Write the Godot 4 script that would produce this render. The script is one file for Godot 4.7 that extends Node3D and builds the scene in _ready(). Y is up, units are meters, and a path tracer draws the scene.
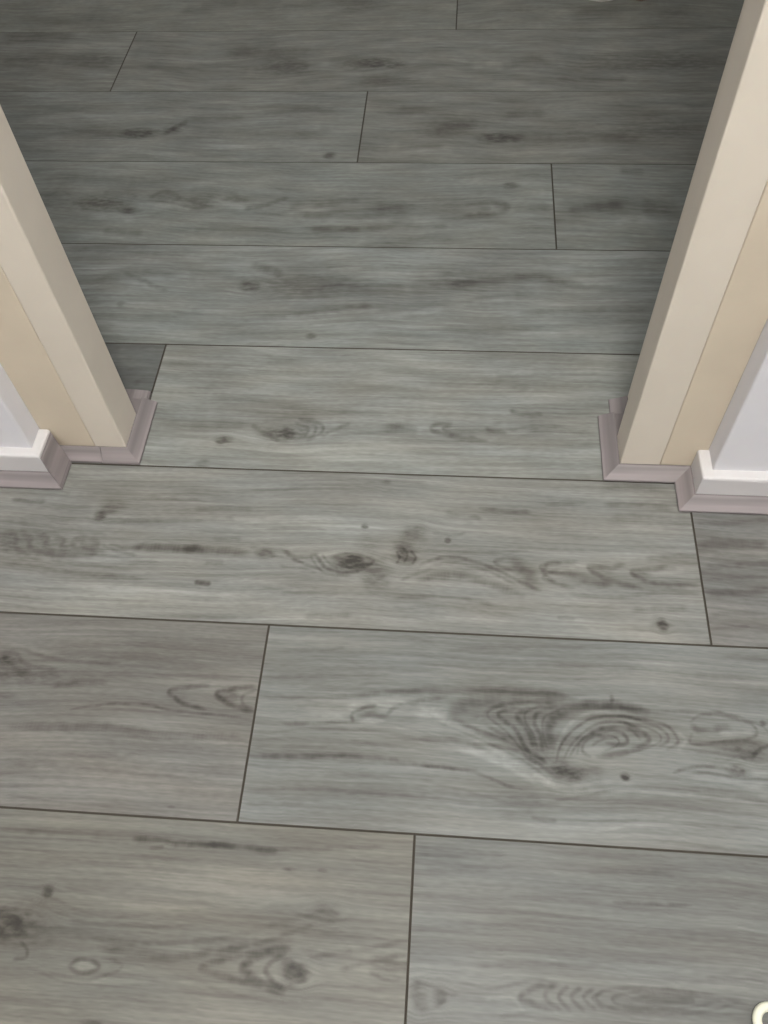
extends Node3D
# A grey laminate floor running through a doorway.
# Lengths are worked out in plank widths (W) and turned into metres with P().
const W := 0.244                     # width of one laminate plank, metres
const Z0 := 4.9                      # doorway line, in plank widths
const CAM_H := 3.97577667
const CAM_Z := 7.90261886
const FOCAL := 846.05                # pixels, for a 768 x 1024 picture
const PLANK_LEN := 5.66
var cam_basis := Basis(Vector3(0.99651979, -0.04229022, -0.07183209), Vector3(-0.03640143, 0.55445135, -0.83141965), Vector3(0.07498832, 0.83114092, 0.55098232))
var mat := {}

func P(x: float, y: float, z: float) -> Vector3:
	return Vector3(x * W, y * W, (z - Z0) * W)

# photo pixel -> point on the floor plane (x, z in plank widths)
func fl(px: float, py: float) -> Vector2:
	var d: Vector3 = cam_basis * Vector3((px - 384.0) / FOCAL, -(py - 512.0) / FOCAL, -1.0)
	var t: float = CAM_H / -d.y
	return Vector2(d.x * t, CAM_Z + d.z * t)

func _ready() -> void:
	setup_camera_and_light()
	make_materials()
	build_floor()
	build_walls()
	build_door_frame()
	build_skirting()
	build_beading()
	build_things()

# ------------------------------------------------------------------ camera, light
func setup_camera_and_light() -> void:
	var cam := Camera3D.new()
	cam.name = "camera"
	add_child(cam)
	cam.transform = Transform3D(cam_basis, P(0, CAM_H, CAM_Z))
	cam.fov = 2.0 * rad_to_deg(atan(512.0 / FOCAL))
	cam.near = 0.02
	cam.current = true
	var we := WorldEnvironment.new()
	we.name = "world_environment"
	var e := Environment.new()
	e.background_mode = Environment.BG_COLOR
	e.background_color = Color(0.02, 0.02, 0.02)
	e.tonemap_mode = Environment.TONE_MAPPER_LINEAR
	e.tonemap_exposure = 0.95
	e.sdfgi_enabled = true
	e.ssao_enabled = true
	e.ssil_enabled = true
	we.environment = e
	add_child(we)
	ceiling_lamp(P(0.4, 9.84, 8.9), 3.1, Color(0.99, 0.98, 0.96), "round white ceiling lamp with a glowing dome above the hall")
	ceiling_lamp(P(-0.95, 9.84, -2.4), 0.5, Color(1.0, 1.0, 0.965), "round dim ceiling lamp added unseen in the far room to brighten the doorway floor")  # added lamp: lifts the far floor, puts a sheen on the doorway planks

func ceiling_lamp(at: Vector3, energy: float, tint: Color, label: String) -> void:
	var t := Node3D.new()
	t.name = "ceiling_lamp"
	add_child(t, true)
	t.position = at
	tag(t, label, "lamp")
	var basem := std(Color(0.9, 0.9, 0.88), 0.5)
	var glow := std(Color(0.95, 0.95, 0.93), 0.4)
	glow.emission_enabled = true
	glow.emission = tint
	glow.emission_energy_multiplier = 0.5 * energy
	obj("base", lathe([Vector2(0, 0), Vector2(0.17, 0), Vector2(0.172, -0.006), Vector2(0.172, -0.022), Vector2(0.166, -0.026), Vector2(0, -0.026)], 32), basem, t)
	obj("dome", lathe([Vector2(0.158, -0.0265), Vector2(0.158, -0.04), Vector2(0.145, -0.062), Vector2(0.11, -0.082), Vector2(0.06, -0.094), Vector2(0.0, -0.098)], 32), glow, t)
	var l := OmniLight3D.new()
	l.name = "lamp_light"
	l.light_color = tint
	l.light_energy = energy
	l.light_size = 0.2
	l.omni_range = 12.0
	l.omni_attenuation = 2.0
	l.shadow_enabled = true
	t.add_child(l)
	l.position = Vector3(0, -0.28, 0)

# ------------------------------------------------------------------ helpers
func std(c: Color, rough: float) -> StandardMaterial3D:
	var m := StandardMaterial3D.new()
	m.albedo_color = c
	m.roughness = rough
	return m

func tag(o: Node, label: String, category: String, kind := "", group := "") -> void:
	o.set_meta("label", label)
	o.set_meta("category", category)
	if kind != "": o.set_meta("kind", kind)
	if group != "": o.set_meta("group", group)

func obj(called: String, m: Mesh, material: Material, parent: Node = self) -> MeshInstance3D:
	var o := MeshInstance3D.new()
	o.name = called
	o.mesh = m
	if material: o.material_override = material
	o.cast_shadow = GeometryInstance3D.SHADOW_CASTING_SETTING_ON
	parent.add_child(o, true)
	return o

func root(called: String, label: String, category: String, kind := "") -> Node3D:
	var o := Node3D.new()
	o.name = called
	add_child(o, true)
	tag(o, label, category, kind)
	return o

func face(st: SurfaceTool, pts: Array, uvs := []) -> void:
	# a flat convex face; pts run clockwise seen from its front
	var n: Vector3 = Vector3.ZERO
	for i in range(1, pts.size() - 1):
		n += (pts[i + 1] - pts[0]).cross(pts[i] - pts[0])
	n = n.normalized()
	for i in range(1, pts.size() - 1):
		for k in [0, i, i + 1]:
			st.set_normal(n)
			if uvs.size() > 0: st.set_uv(uvs[k])
			st.add_vertex(pts[k])

# prism over a plan outline (x, z in plank widths, counter-clockwise seen from above with z down the page = any order; fixed here)
func prism(outline: Array, y0: float, y1: float, bevel := 0.0) -> ArrayMesh:
	var pts: Array = outline.duplicate()
	var area := 0.0
	for i in pts.size():
		var a: Vector2 = pts[i]
		var b: Vector2 = pts[(i + 1) % pts.size()]
		area += a.x * b.y - b.x * a.y
	if area < 0: pts.reverse()
	if bevel > 0.0:
		var q := []
		for i in pts.size():
			var a: Vector2 = pts[(i + pts.size() - 1) % pts.size()]
			var b: Vector2 = pts[i]
			var c: Vector2 = pts[(i + 1) % pts.size()]
			q.append(b + (a - b).normalized() * bevel)
			var mid: Vector2 = b + ((a - b).normalized() + (c - b).normalized()) * bevel * 0.29
			q.append(mid)
			q.append(b + (c - b).normalized() * bevel)
		pts = q
	var st := SurfaceTool.new()
	st.begin(Mesh.PRIMITIVE_TRIANGLES)
	var n := pts.size()
	var idx := Geometry2D.triangulate_polygon(PackedVector2Array(pts))
	for k in range(0, idx.size(), 3):
		var t := [pts[idx[k]], pts[idx[k + 1]], pts[idx[k + 2]]]
		var ar: float = (t[1] - t[0]).cross(t[2] - t[0])
		if ar < 0: t.reverse()
		face(st, [P(t[0].x, y1, t[0].y), P(t[1].x, y1, t[1].y), P(t[2].x, y1, t[2].y)])
		face(st, [P(t[2].x, y0, t[2].y), P(t[1].x, y0, t[1].y), P(t[0].x, y0, t[0].y)])
	for i in n:
		var a: Vector2 = pts[i]
		var b: Vector2 = pts[(i + 1) % n]
		face(st, [P(a.x, y0, a.y), P(b.x, y0, b.y), P(b.x, y1, b.y), P(a.x, y1, a.y)])
	return st.commit()

func rect(x0: float, x1: float, z0: float, z1: float) -> Array:
	return [Vector2(x0, z0), Vector2(x1, z0), Vector2(x1, z1), Vector2(x0, z1)]

func slab(x0: float, x1: float, y0: float, y1: float, z0: float, z1: float, bevel := 0.0) -> ArrayMesh:
	return prism(rect(x0, x1, z0, z1), y0, y1, bevel)

func lathe(prof: Array, seg: int) -> ArrayMesh:
	var st := SurfaceTool.new()
	st.begin(Mesh.PRIMITIVE_TRIANGLES)
	for i in seg:
		var a0 := TAU * i / seg
		var a1 := TAU * (i + 1) / seg
		for k in prof.size() - 1:
			var p: Vector2 = prof[k]
			var q: Vector2 = prof[k + 1]
			var v := [Vector3(p.x * cos(a0), p.y, p.x * sin(a0)), Vector3(p.x * cos(a1), p.y, p.x * sin(a1)), Vector3(q.x * cos(a1), q.y, q.x * sin(a1)), Vector3(q.x * cos(a0), q.y, q.x * sin(a0))]
			for t in [[0, 2, 1], [0, 3, 2]]:
				if (v[t[1]] - v[t[0]]).cross(v[t[2]] - v[t[0]]).length() < 1e-10: continue
				for j in t: st.add_vertex(v[j])
	st.index()
	st.generate_normals()
	return st.commit()

# a strip of profile (d away from the wall line, height) run from a to b (x, z), outward n;
# ka / kb slide each end by k * d along the run, which makes the mitres
func strip(prof: Array, a: Vector2, b: Vector2, n: Vector2, ka: float, kb: float, uv_off := 0.0) -> ArrayMesh:
	var st := SurfaceTool.new()
	st.begin(Mesh.PRIMITIVE_TRIANGLES)
	var dir := (b - a).normalized()
	var flip: bool = dir.cross(n) < 0
	var A := []
	var B := []
	for p in prof:
		var qa: Vector2 = a + n * p.x - dir * ka * p.x
		var qb: Vector2 = b + n * p.x + dir * kb * p.x
		A.append(P(qa.x, p.y, qa.y))
		B.append(P(qb.x, p.y, qb.y))
	var m := prof.size()
	var length := (b - a).length()
	for i in m:
		var j := (i + 1) % m
		var v := [A[i], A[j], B[j], B[i]]
		var uv := [Vector2(uv_off, float(i) / m), Vector2(uv_off, float(i + 1) / m), Vector2(uv_off + length * 0.25, float(i + 1) / m), Vector2(uv_off + length * 0.25, float(i) / m)]
		if flip:
			v.reverse()
			uv.reverse()
		face(st, v, uv)
	var ea := A.duplicate()
	var eb := B.duplicate()
	if flip: eb.reverse()
	else: ea.reverse()
	var z := []
	for i in m: z.append(Vector2(uv_off, float(i) / m))
	face(st, ea, z)
	face(st, eb, z)
	return st.commit()

# ------------------------------------------------------------------ materials
func noise_tex(seed_: int, freq: float, w: int, h: int, c0: Color, c1: Color) -> NoiseTexture2D:
	var n := FastNoiseLite.new()
	n.seed = seed_
	n.frequency = freq
	n.fractal_octaves = 4
	var g := Gradient.new()
	g.set_color(0, c0)
	g.set_color(1, c1)
	var t := NoiseTexture2D.new()
	t.noise = n
	t.width = w
	t.height = h
	t.seamless = true
	t.color_ramp = g
	return t

func painted(c: Color, rough: float, vary: float, seed_: int, scale := 1.5) -> StandardMaterial3D:
	var m := std(Color.WHITE, rough)
	m.albedo_texture = noise_tex(seed_, 0.012, 256, 256, c.darkened(vary), c.lightened(vary * 0.5))
	m.uv1_triplanar = true
	m.uv1_world_triplanar = true
	m.uv1_scale = Vector3(scale, scale, scale)
	return m

func make_materials() -> void:
	mat.wall = painted(Color(0.85, 0.845, 0.86), 0.85, 0.02, 3)
	mat.ceiling = painted(Color(0.88, 0.88, 0.87), 0.9, 0.02, 4)
	mat.frame = painted(Color(0.83, 0.795, 0.74), 0.5, 0.025, 5, 2.5)
	mat.filler = painted(Color(0.81, 0.76, 0.68), 0.55, 0.035, 6, 2.5)
	mat.skirting = painted(Color(0.81, 0.80, 0.80), 0.4, 0.02, 7, 2.0)
	mat.core = std(Color(0.24, 0.22, 0.19), 0.8)
	mat.sub = std(Color(0.12, 0.11, 0.10), 0.95)
	mat.white = std(Color(0.84, 0.84, 0.77), 0.4)
	# grey-mauve foil on the beading, grain along its length
	var n := FastNoiseLite.new()
	n.seed = 11
	n.frequency = 0.09
	n.fractal_octaves = 3
	var im := n.get_image(24, 128)
	im.resize(512, 128, Image.INTERPOLATE_CUBIC)
	im.convert(Image.FORMAT_RGB8)
	var d := im.get_data()
	for i in range(0, d.size(), 3):
		var k := 0.86 + 0.28 * (d[i] / 255.0)
		d[i] = int(clampf(121 * k, 0, 255))
		d[i + 1] = int(clampf(114 * k, 0, 255))
		d[i + 2] = int(clampf(114.5 * k, 0, 255))
	var fm := std(Color.WHITE, 0.5)
	fm.albedo_texture = ImageTexture.create_from_image(Image.create_from_data(512, 128, false, Image.FORMAT_RGB8, d))
	mat.foil = fm

# ------------------------------------------------------------------ the floor
# print of each plank seen in the photograph: traced grain lines and knots.
# o, s: crop of the photograph the tracing was made in (origin, scale).
# lines: [width, strength, x, y, x, y ...]; spots: [x, y, rx, ry, strength]
var PRINT := {
	"A": [
		{"o": Vector2(0, 800), "s": 3.657, "lines": [
			[20, -.07, 0, 90, 150, 110, 300, 125, 450, 135, 560, 145], [11, -.20, 490, 140, 580, 142, 640, 155, 768, 160, 850, 165], [7, -.10, 550, 172, 590, 168],
			[7, .05, 160, 305, 220, 320, 290, 350, 380, 360, 520, 385, 768, 390], [6, -.07, 130, 340, 200, 360, 280, 400, 400, 420, 560, 420], [6, -.06, 180, 400, 240, 420, 330, 450, 500, 460, 700, 455],
			[10, -.10, 340, 505, 450, 520, 600, 520, 768, 510, 900, 490], [12, -.12, 360, 540, 500, 560, 600, 575, 768, 560, 880, 540], [110, -.05, 120, 470, 300, 480, 520, 490, 768, 500],
			[8, -.14, 250, 605, 275, 585, 310, 580, 350, 595, 355, 615, 320, 630, 275, 628, 250, 605], [7, -.09, 370, 575, 400, 580, 440, 600, 430, 620, 380, 640, 320, 655, 240, 645, 180, 630],
			[7, -.12, 75, 520, 95, 545, 90, 575, 50, 580], [7, -.06, 0, 610, 120, 620, 220, 660, 400, 680, 600, 670], [8, .05, 450, 650, 600, 650, 768, 680, 900, 700], [20, .04, 0, 760, 150, 740, 250, 760]],
		"spots": [[300, 480, 300, 60, -.05], [480, 270, 320, 60, .035], [172, 332, 15, 20, -.2], [20, 445, 80, 48, -.24], [110, 410, 90, 60, -.08], [305, 605, 26, 17, .12], [330, 815, 30, 9, -.18], [60, 520, 120, 50, -.05], [90, 190, 50, 30, .04]]},
		{"o": Vector2(200, 820), "s": 3.491, "lines": [
			[10, -.16, 0, 80, 100, 85, 200, 95, 260, 105], [8, -.08, 260, 100, 340, 95, 430, 95, 640, 90], [10, -.07, 230, 370, 350, 335, 430, 320], [8, -.07, 0, 450, 150, 440, 260, 410, 400, 360], [24, -.08, 0, 440, 100, 450, 200, 430, 300, 420],
			[12, -.15, 230, 455, 150, 470, 60, 490, 0, 515, 50, 535, 120, 555, 200, 580], [15, -.20, 300, 450, 230, 460, 180, 485, 145, 515, 170, 540, 220, 575, 280, 605], [10, -.16, 290, 465, 250, 490, 225, 522, 250, 560, 290, 590],
			[9, -.10, 380, 480, 500, 460, 620, 440, 720, 420], [9, -.10, 490, 520, 600, 490, 720, 465], [7, -.07, 590, 530, 650, 560, 715, 575], [8, -.06, 0, 570, 100, 600, 250, 630, 420, 640], [6, .05, 250, 290, 120, 290, 0, 270], [6, -.06, 380, 560, 500, 570, 640, 600]],
		"spots": [[350, 430, 240, 80, -.06], [130, 210, 180, 60, .03], [230, 105, 38, 12, -.10], [308, 168, 17, 5, -.18], [425, 172, 14, 5, -.10], [435, 320, 45, 28, -.14], [325, 535, 38, 38, -.24], [300, 500, 25, 25, -.1], [355, 545, 22, 20, -.14], [665, 510, 70, 48, -.12], [575, 510, 40, 14, .06]]}],
	"B": [
		{"o": Vector2(400, 830), "s": 3.84, "lines": [
			[10, -.06, 60, 90, 200, 95, 400, 90], [14, -.06, 60, 160, 200, 150, 330, 150], [6, .05, 60, 205, 200, 215, 450, 225, 768, 235], [8, -.05, 420, 255, 600, 258, 768, 270], [9, -.10, 60, 580, 120, 600, 180, 630, 220, 630], [8, -.09, 80, 690, 130, 680, 170, 650],
			[7, -.06, 60, 560, 200, 575, 330, 610], [8, -.08, 330, 610, 400, 600, 480, 580, 560, 570], [12, -.14, 600, 590, 540, 595, 500, 610, 460, 640, 500, 660, 540, 680, 580, 692], [10, -.12, 590, 598, 565, 615, 555, 637, 575, 665, 610, 685],
			[9, -.13, 640, 600, 608, 640, 650, 690], [9, -.13, 690, 605, 655, 640, 700, 690], [8, -.12, 740, 608, 703, 640, 745, 687], [7, -.10, 775, 615, 738, 645, 775, 680], [8, .05, 330, 650, 420, 640, 470, 690], [8, -.06, 380, 720, 480, 700, 560, 705], [12, -.05, 300, 520, 450, 510, 640, 520]],
		"spots": [[75, 645, 25, 42, -.16], [150, 640, 22, 30, -.16], [55, 610, 14, 30, -.1], [400, 640, 60, 25, .05]]},
		{"o": Vector2(590, 840), "s": 4.315, "lines": [
			[8, -.15, 100, 265, 200, 272, 300, 275, 430, 278], [14, -.06, 0, 130, 150, 130, 350, 140], [12, -.05, 450, 90, 600, 100, 768, 110], [8, -.11, 640, 690, 600, 685, 480, 660, 320, 640, 160, 635, 60, 650, 25, 680, 70, 715, 180, 735, 330, 745, 500, 738, 600, 710, 640, 692],
			[8, -.10, 560, 690, 450, 668, 320, 655, 180, 655, 95, 680, 140, 712, 300, 728, 450, 718, 560, 690], [10, -.10, 180, 685, 240, 670, 340, 672, 440, 690, 340, 702, 240, 700, 180, 685], [8, -.08, 500, 590, 640, 600, 768, 605], [7, .05, 520, 600, 620, 612, 740, 612], [12, -.05, 0, 525, 180, 520, 330, 530], [7, -.06, 380, 750, 520, 755, 700, 740]],
		"spots": [[310, 685, 70, 10, -.06], [640, 690, 30, 12, -.08], [700, 290, 60, 20, .04]]}],
	"C": [
		{"o": Vector2(0, 610), "s": 2.844, "lines": [
			[7, .06, 0, 95, 50, 98, 110, 115, 190, 135, 300, 138], [6, -.12, 0, 118, 45, 122, 65, 148, 110, 160, 160, 165], [5, -.10, 0, 105, 60, 108, 120, 128, 220, 145, 340, 148], [8, -.12, 150, 212, 230, 205, 300, 206], [6, -.06, 0, 180, 200, 185, 420, 185, 680, 190],
			[4, -.16, 200, 282, 250, 272, 300, 267, 350, 265, 420, 269, 470, 280, 560, 292, 640, 300, 710, 307], [6, -.17, 590, 213, 520, 220, 480, 228, 492, 245, 520, 265, 580, 281], [7, -.19, 720, 215, 650, 225, 615, 237, 650, 265, 715, 288], [5, -.12, 725, 225, 690, 242, 690, 265, 718, 280],
			[11, -.12, 0, 325, 150, 330, 280, 330, 350, 340, 480, 355, 700, 360], [6, .05, 0, 365, 160, 368, 400, 372, 690, 378], [8, -.05, 0, 400, 200, 410, 420, 410], [9, -.05, 0, 440, 200, 438, 420, 450, 680, 455], [4, -.06, 20, 525, 150, 545, 320, 560], [6, .04, 0, 480, 300, 500, 650, 510], [12, -.04, 350, 60, 520, 80, 730, 95]],
		"spots": [[350, 460, 350, 50, .05], [300, 130, 300, 60, -.04], [14, 140, 26, 11, -.26], [25, 165, 60, 30, -.10], [100, 190, 120, 26, -.11], [15, 240, 25, 8, -.1], [645, 242, 26, 13, -.14], [500, 245, 22, 12, -.06], [485, 562, 8, 4, -.1], [130, 335, 110, 10, -.06]]}],
	"D": [
		{"o": Vector2(420, 630), "s": 3.491, "lines": [
			[10, -.10, -200, 225, 0, 215, 120, 213, 250, 208, 380, 215, 470, 222, 540, 235], [22, -.12, 110, 305, 140, 265, 200, 240, 300, 228, 420, 230, 500, 240], [7, -.13, 215, 297, 255, 268, 330, 252, 400, 250, 470, 250], [7, .06, 200, 315, 240, 280, 320, 268, 400, 262],
			[8, -.17, 340, 270, 285, 280, 275, 300, 330, 345, 360, 400, 385, 440], [9, -.15, 400, 270, 345, 285, 340, 310, 375, 350, 395, 410], [8, -.14, 470, 265, 410, 285, 398, 325, 420, 370, 425, 420], [16, -.18, 455, 400, 448, 340, 480, 295, 540, 266, 620, 258, 700, 265, 790, 285], [7, .08, 470, 430, 490, 370, 540, 310, 620, 285, 740, 288],
			[5, -.15, 475, 455, 485, 410, 520, 360, 570, 320, 620, 302, 700, 300, 768, 312], [5, -.13, 500, 450, 525, 400, 570, 355, 620, 325, 700, 320, 768, 340], [5, -.12, 520, 440, 545, 400, 580, 370, 640, 345], [7, -.19, 620, 360, 665, 348, 705, 360, 722, 385, 700, 400, 650, 395], [6, -.15, 590, 440, 565, 420, 572, 390, 605, 368, 640, 370], [8, -.12, 590, 355, 640, 340, 720, 345, 768, 370],
			[5, -.10, 300, 265, 250, 275, 235, 300, 290, 345, 340, 400, 370, 440], [5, -.10, 430, 262, 372, 282, 365, 315, 392, 360, 408, 415], [5, -.10, 490, 275, 435, 300, 425, 345, 440, 410], [5, -.10, 545, 435, 560, 385, 600, 355, 660, 335, 730, 345, 768, 385], [5, -.10, 600, 400, 640, 378, 690, 372], [5, -.08, 60, 320, 160, 360, 260, 405, 360, 455, 440, 515], [5, -.08, 150, 330, 240, 360, 330, 400, 420, 450], [7, -.12, 190, 395, 260, 402, 330, 420, 400, 460, 460, 500], [9, -.10, 120, 312, 200, 350, 280, 380, 350, 412, 430, 455], [7, -.10, 230, 330, 300, 370, 370, 410, 440, 465], [14, .08, 0, 270, 60, 290, 110, 330, 200, 375, 300, 450, 420, 515, 500, 555], [13, .09, 100, 395, 250, 440, 380, 505, 500, 558, 600, 556, 768, 548], [7, .06, 0, 390, 150, 420, 300, 480, 440, 560],
			[8, -.08, 0, 375, 130, 385, 250, 430, 360, 490, 430, 530], [6, -.14, 0, 470, 150, 490, 230, 512, 300, 542, 350, 556], [6, -.05, 0, 520, 150, 560, 300, 600], [7, -.10, 390, 655, 430, 665, 470, 668], [6, -.07, 450, 600, 600, 575, 768, 565], [6, .05, 350, 680, 500, 690, 700, 690], [8, -.05, 500, 665, 650, 670, 768, 660], [6, -.06, 80, 70, 300, 60, 560, 80], [10, -.05, 400, 115, 560, 120, 768, 125], [6, .05, 0, 170, 200, 185, 420, 180, 560, 200]],
		"spots": [[400, 390, 100, 80, -.07], [330, 300, 170, 70, -.05], [600, 265, 140, 26, -.06], [512, 500, 48, 30, -.26], [512, 500, 22, 14, -.10], [590, 495, 40, 30, -.12], [435, 440, 60, 55, -.10], [713, 512, 11, 10, -.22], [350, 600, 80, 40, -.07], [45, 290, 60, 25, .07], [610, 410, 35, 25, .07], [668, 240, 6, 12, -.10], [480, 225, 70, 18, -.07]]},
		{"o": Vector2(590, 640), "s": 4.315, "lines": [
			[9, -.10, 0, 292, 100, 285, 200, 300, 400, 305, 520, 310, 640, 325], [7, -.14, 0, 322, 120, 322, 250, 345, 330, 370, 372, 420, 372, 445, 330, 470], [5, -.10, 0, 350, 120, 350, 220, 370, 290, 400, 300, 435, 250, 462, 160, 485], [5, -.10, 0, 410, 80, 410, 120, 430, 110, 455, 50, 480], [7, -.12, 150, 330, 260, 360, 320, 395, 335, 430, 300, 455], [11, -.17, 150, 360, 220, 395, 252, 430, 200, 465, 120, 490, 30, 500],
			[14, -.15, 600, 378, 560, 375, 480, 385, 440, 372], [7, -.14, 430, 350, 480, 320, 600, 332, 690, 360, 717, 395, 690, 422, 600, 437, 480, 447, 430, 442, 435, 405], [6, -.09, 520, 300, 640, 330, 740, 372, 768, 400], [10, .07, 560, 400, 640, 400, 690, 392], [8, .06, 380, 400, 410, 430, 380, 470],
			[7, -.14, 360, 570, 450, 546, 560, 546, 640, 570], [7, -.12, 440, 572, 540, 575, 640, 590, 790, 602], [8, -.14, 790, 445, 730, 470, 700, 500], [18, -.07, 440, 645, 580, 660, 730, 682], [7, .07, 0, 680, 150, 655, 300, 660, 500, 675, 720, 705], [6, -.08, 0, 665, 120, 640, 280, 640, 450, 650], [7, .06, 420, 600, 560, 610, 740, 640],
			[14, -.06, 60, 130, 250, 130, 480, 150, 720, 155], [8, -.05, 0, 780, 150, 780, 350, 775], [7, .05, 0, 830, 150, 805, 330, 795], [8, -.05, 400, 790, 600, 810, 760, 800]],
		"spots": [[690, 475, 80, 42, -.17], [560, 485, 110, 40, -.08], [640, 560, 40, 22, -.20], [655, 570, 12, 8, -.15], [148, 588, 16, 12, -.22], [742, 356, 10, 9, -.28], [90, 250, 8, 14, -.1], [740, 520, 40, 40, -.07], [730, 640, 50, 30, .06]]},
		{"o": Vector2(235, 620), "s": 3.746, "lines": [
			[9, -.10, 95, 285, 200, 290, 350, 290, 450, 280, 600, 265, 768, 250], [7, -.15, 440, 375, 438, 348, 490, 325, 525, 318], [8, -.14, 460, 355, 500, 350, 560, 355, 600, 322, 680, 302, 790, 285], [7, -.14, 180, 387, 300, 386, 420, 380, 460, 383], [9, -.15, 50, 510, 200, 510, 400, 510, 550, 520, 768, 550, 900, 560], [6, -.06, 90, 420, 250, 410, 400, 405, 600, 425, 768, 465], [6, -.06, 80, 450, 250, 440, 400, 450, 600, 470], [5, -.06, 520, 380, 640, 400, 768, 440], [6, .05, 600, 400, 768, 430], [9, -.07, 40, 640, 300, 630, 500, 650, 768, 660], [6, -.06, 40, 690, 250, 690], [7, -.07, 120, 110, 300, 110, 420, 100], [7, -.05, 110, 210, 300, 205, 520, 200, 768, 180], [6, .05, 110, 235, 300, 240, 500, 230], [8, -.06, 90, 320, 250, 320, 320, 310]],
		"spots": [[455, 325, 38, 14, .12], [570, 305, 64, 26, .10], [360, 355, 80, 14, .08], [510, 375, 34, 9, .14], [700, 330, 75, 34, .07], [490, 340, 34, 20, -.10], [350, 560, 320, 60, -.03], [700, 85, 40, 10, -.06]]}],
	"E": [
		{"o": Vector2(0, 470), "s": 3.84, "lines": [
			[8, -.14, 50, 110, 110, 118, 170, 118], [9, -.08, 40, 245, 62, 262, 58, 290, 90, 318, 160, 340], [11, -.09, 90, 246, 116, 262, 112, 288, 140, 312, 220, 335], [12, -.11, 150, 246, 178, 264, 172, 292, 205, 316, 290, 336], [10, -.09, 208, 250, 240, 270, 236, 294, 272, 316, 350, 332], [10, -.10, 330, 256, 288, 264, 278, 282, 300, 302, 370, 318], [9, -.08, 345, 264, 372, 272, 374, 290, 350, 298], [8, -.07, 320, 270, 312, 284, 330, 300, 400, 312],
			[10, -.08, 0, 238, 150, 235, 300, 232, 400, 250], [9, -.10, 0, 355, 150, 372, 300, 395, 450, 410, 560, 420], [6, -.08, 330, 322, 400, 328, 500, 345, 600, 350], [6, -.10, 390, 288, 450, 310, 520, 327], [7, -.10, 420, 285, 480, 298, 540, 298], [13, -.20, 520, 293, 640, 300, 768, 304], [10, -.07, 400, 200, 560, 195, 768, 190], [8, -.06, 560, 100, 680, 110, 768, 110], [6, .05, 0, 440, 200, 445, 420, 450, 768, 470], [7, -.05, 0, 480, 250, 490, 500, 500], [8, -.06, 200, 345, 330, 360, 500, 385], [6, .06, 270, 85, 330, 85], [12, -.05, 0, 190, 150, 190, 300, 195]],
		"spots": [[120, 280, 170, 70, -.06], [350, 490, 300, 40, .04], [385, 175, 20, 14, -.28], [410, 150, 30, 20, -.12], [440, 130, 45, 25, -.08], [350, 283, 30, 20, -.08], [150, 290, 160, 50, -.05], [20, 290, 30, 30, -.06], [380, 140, 40, 15, .05]]},
		{"o": Vector2(180, 465), "s": 3.84, "lines": [
			[14, -.15, 0, 320, 120, 325, 260, 335], [8, -.28, 60, 450, 110, 455], [8, -.14, 400, 330, 430, 348, 480, 351, 525, 340], [5, -.09, 270, 318, 350, 318, 420, 330], [5, -.08, 345, 350, 420, 355, 470, 375], [6, -.10, 430, 362, 480, 380, 540, 402], [5, -.08, 380, 385, 460, 395, 520, 412], [7, -.16, 520, 345, 550, 385, 600, 410, 660, 410, 720, 388, 742, 365], [5, -.10, 545, 345, 575, 380, 605, 395], [5, -.09, 500, 350, 530, 395, 580, 420, 650, 425],
			[9, -.08, 60, 165, 180, 162, 270, 165], [8, -.07, 60, 210, 200, 205], [8, -.08, 130, 280, 230, 282], [8, -.08, 100, 375, 160, 375], [10, -.09, 480, 580, 560, 582, 650, 578], [7, .05, 150, 440, 300, 445, 450, 480], [7, -.05, 0, 100, 250, 100, 500, 80], [8, .05, 250, 215, 450, 205, 640, 210], [6, -.06, 330, 245, 480, 240, 560, 250], [5, -.06, 320, 470, 450, 490, 600, 480]],
		"spots": [[380, 510, 340, 55, .05], [420, 210, 300, 30, .04], [325, 340, 30, 15, -.20], [655, 370, 58, 30, -.30], [660, 372, 32, 18, -.14], [708, 236, 11, 9, -.22], [720, 300, 40, 30, -.06], [740, 430, 40, 40, -.08], [190, 510, 60, 14, .03]]},
		{"o": Vector2(360, 470), "s": 3.84, "lines": [
			[7, -.15, 230, 362, 290, 340, 360, 333, 450, 355, 540, 390, 620, 432, 690, 462], [7, -.10, 270, 368, 350, 355, 430, 370, 520, 402, 600, 442], [7, .06, 230, 380, 300, 365, 370, 362, 450, 380, 560, 430], [14, -.13, 230, 422, 300, 405, 380, 405, 450, 422, 540, 452, 620, 478], [7, -.08, 160, 420, 220, 395, 270, 380], [8, -.09, 130, 490, 280, 485, 400, 495, 520, 520], [7, -.07, 130, 530, 300, 525, 430, 540, 600, 560],
			[7, -.12, 600, 342, 560, 338, 515, 348, 540, 370, 580, 385], [26, -.13, 590, 355, 640, 400, 668, 440], [7, -.13, 768, 355, 735, 352, 690, 372, 730, 392, 780, 397], [7, -.10, 760, 380, 720, 395, 700, 415, 740, 432], [8, -.10, 330, 165, 390, 172, 460, 182], [8, -.11, 460, 145, 560, 155, 650, 160], [6, -.09, 280, 240, 360, 248, 400, 240], [5, -.07, 230, 310, 340, 312, 500, 315, 640, 310], [8, .04, 300, 200, 500, 205, 768, 205], [6, -.05, 540, 100, 660, 98, 768, 105], [8, -.05, 0, 45, 150, 40, 260, 48], [5, -.14, 140, 315, 150, 335, 140, 355], [5, -.14, 165, 300, 180, 325, 168, 352], [5, -.14, 195, 310, 212, 335, 200, 358]],
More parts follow.
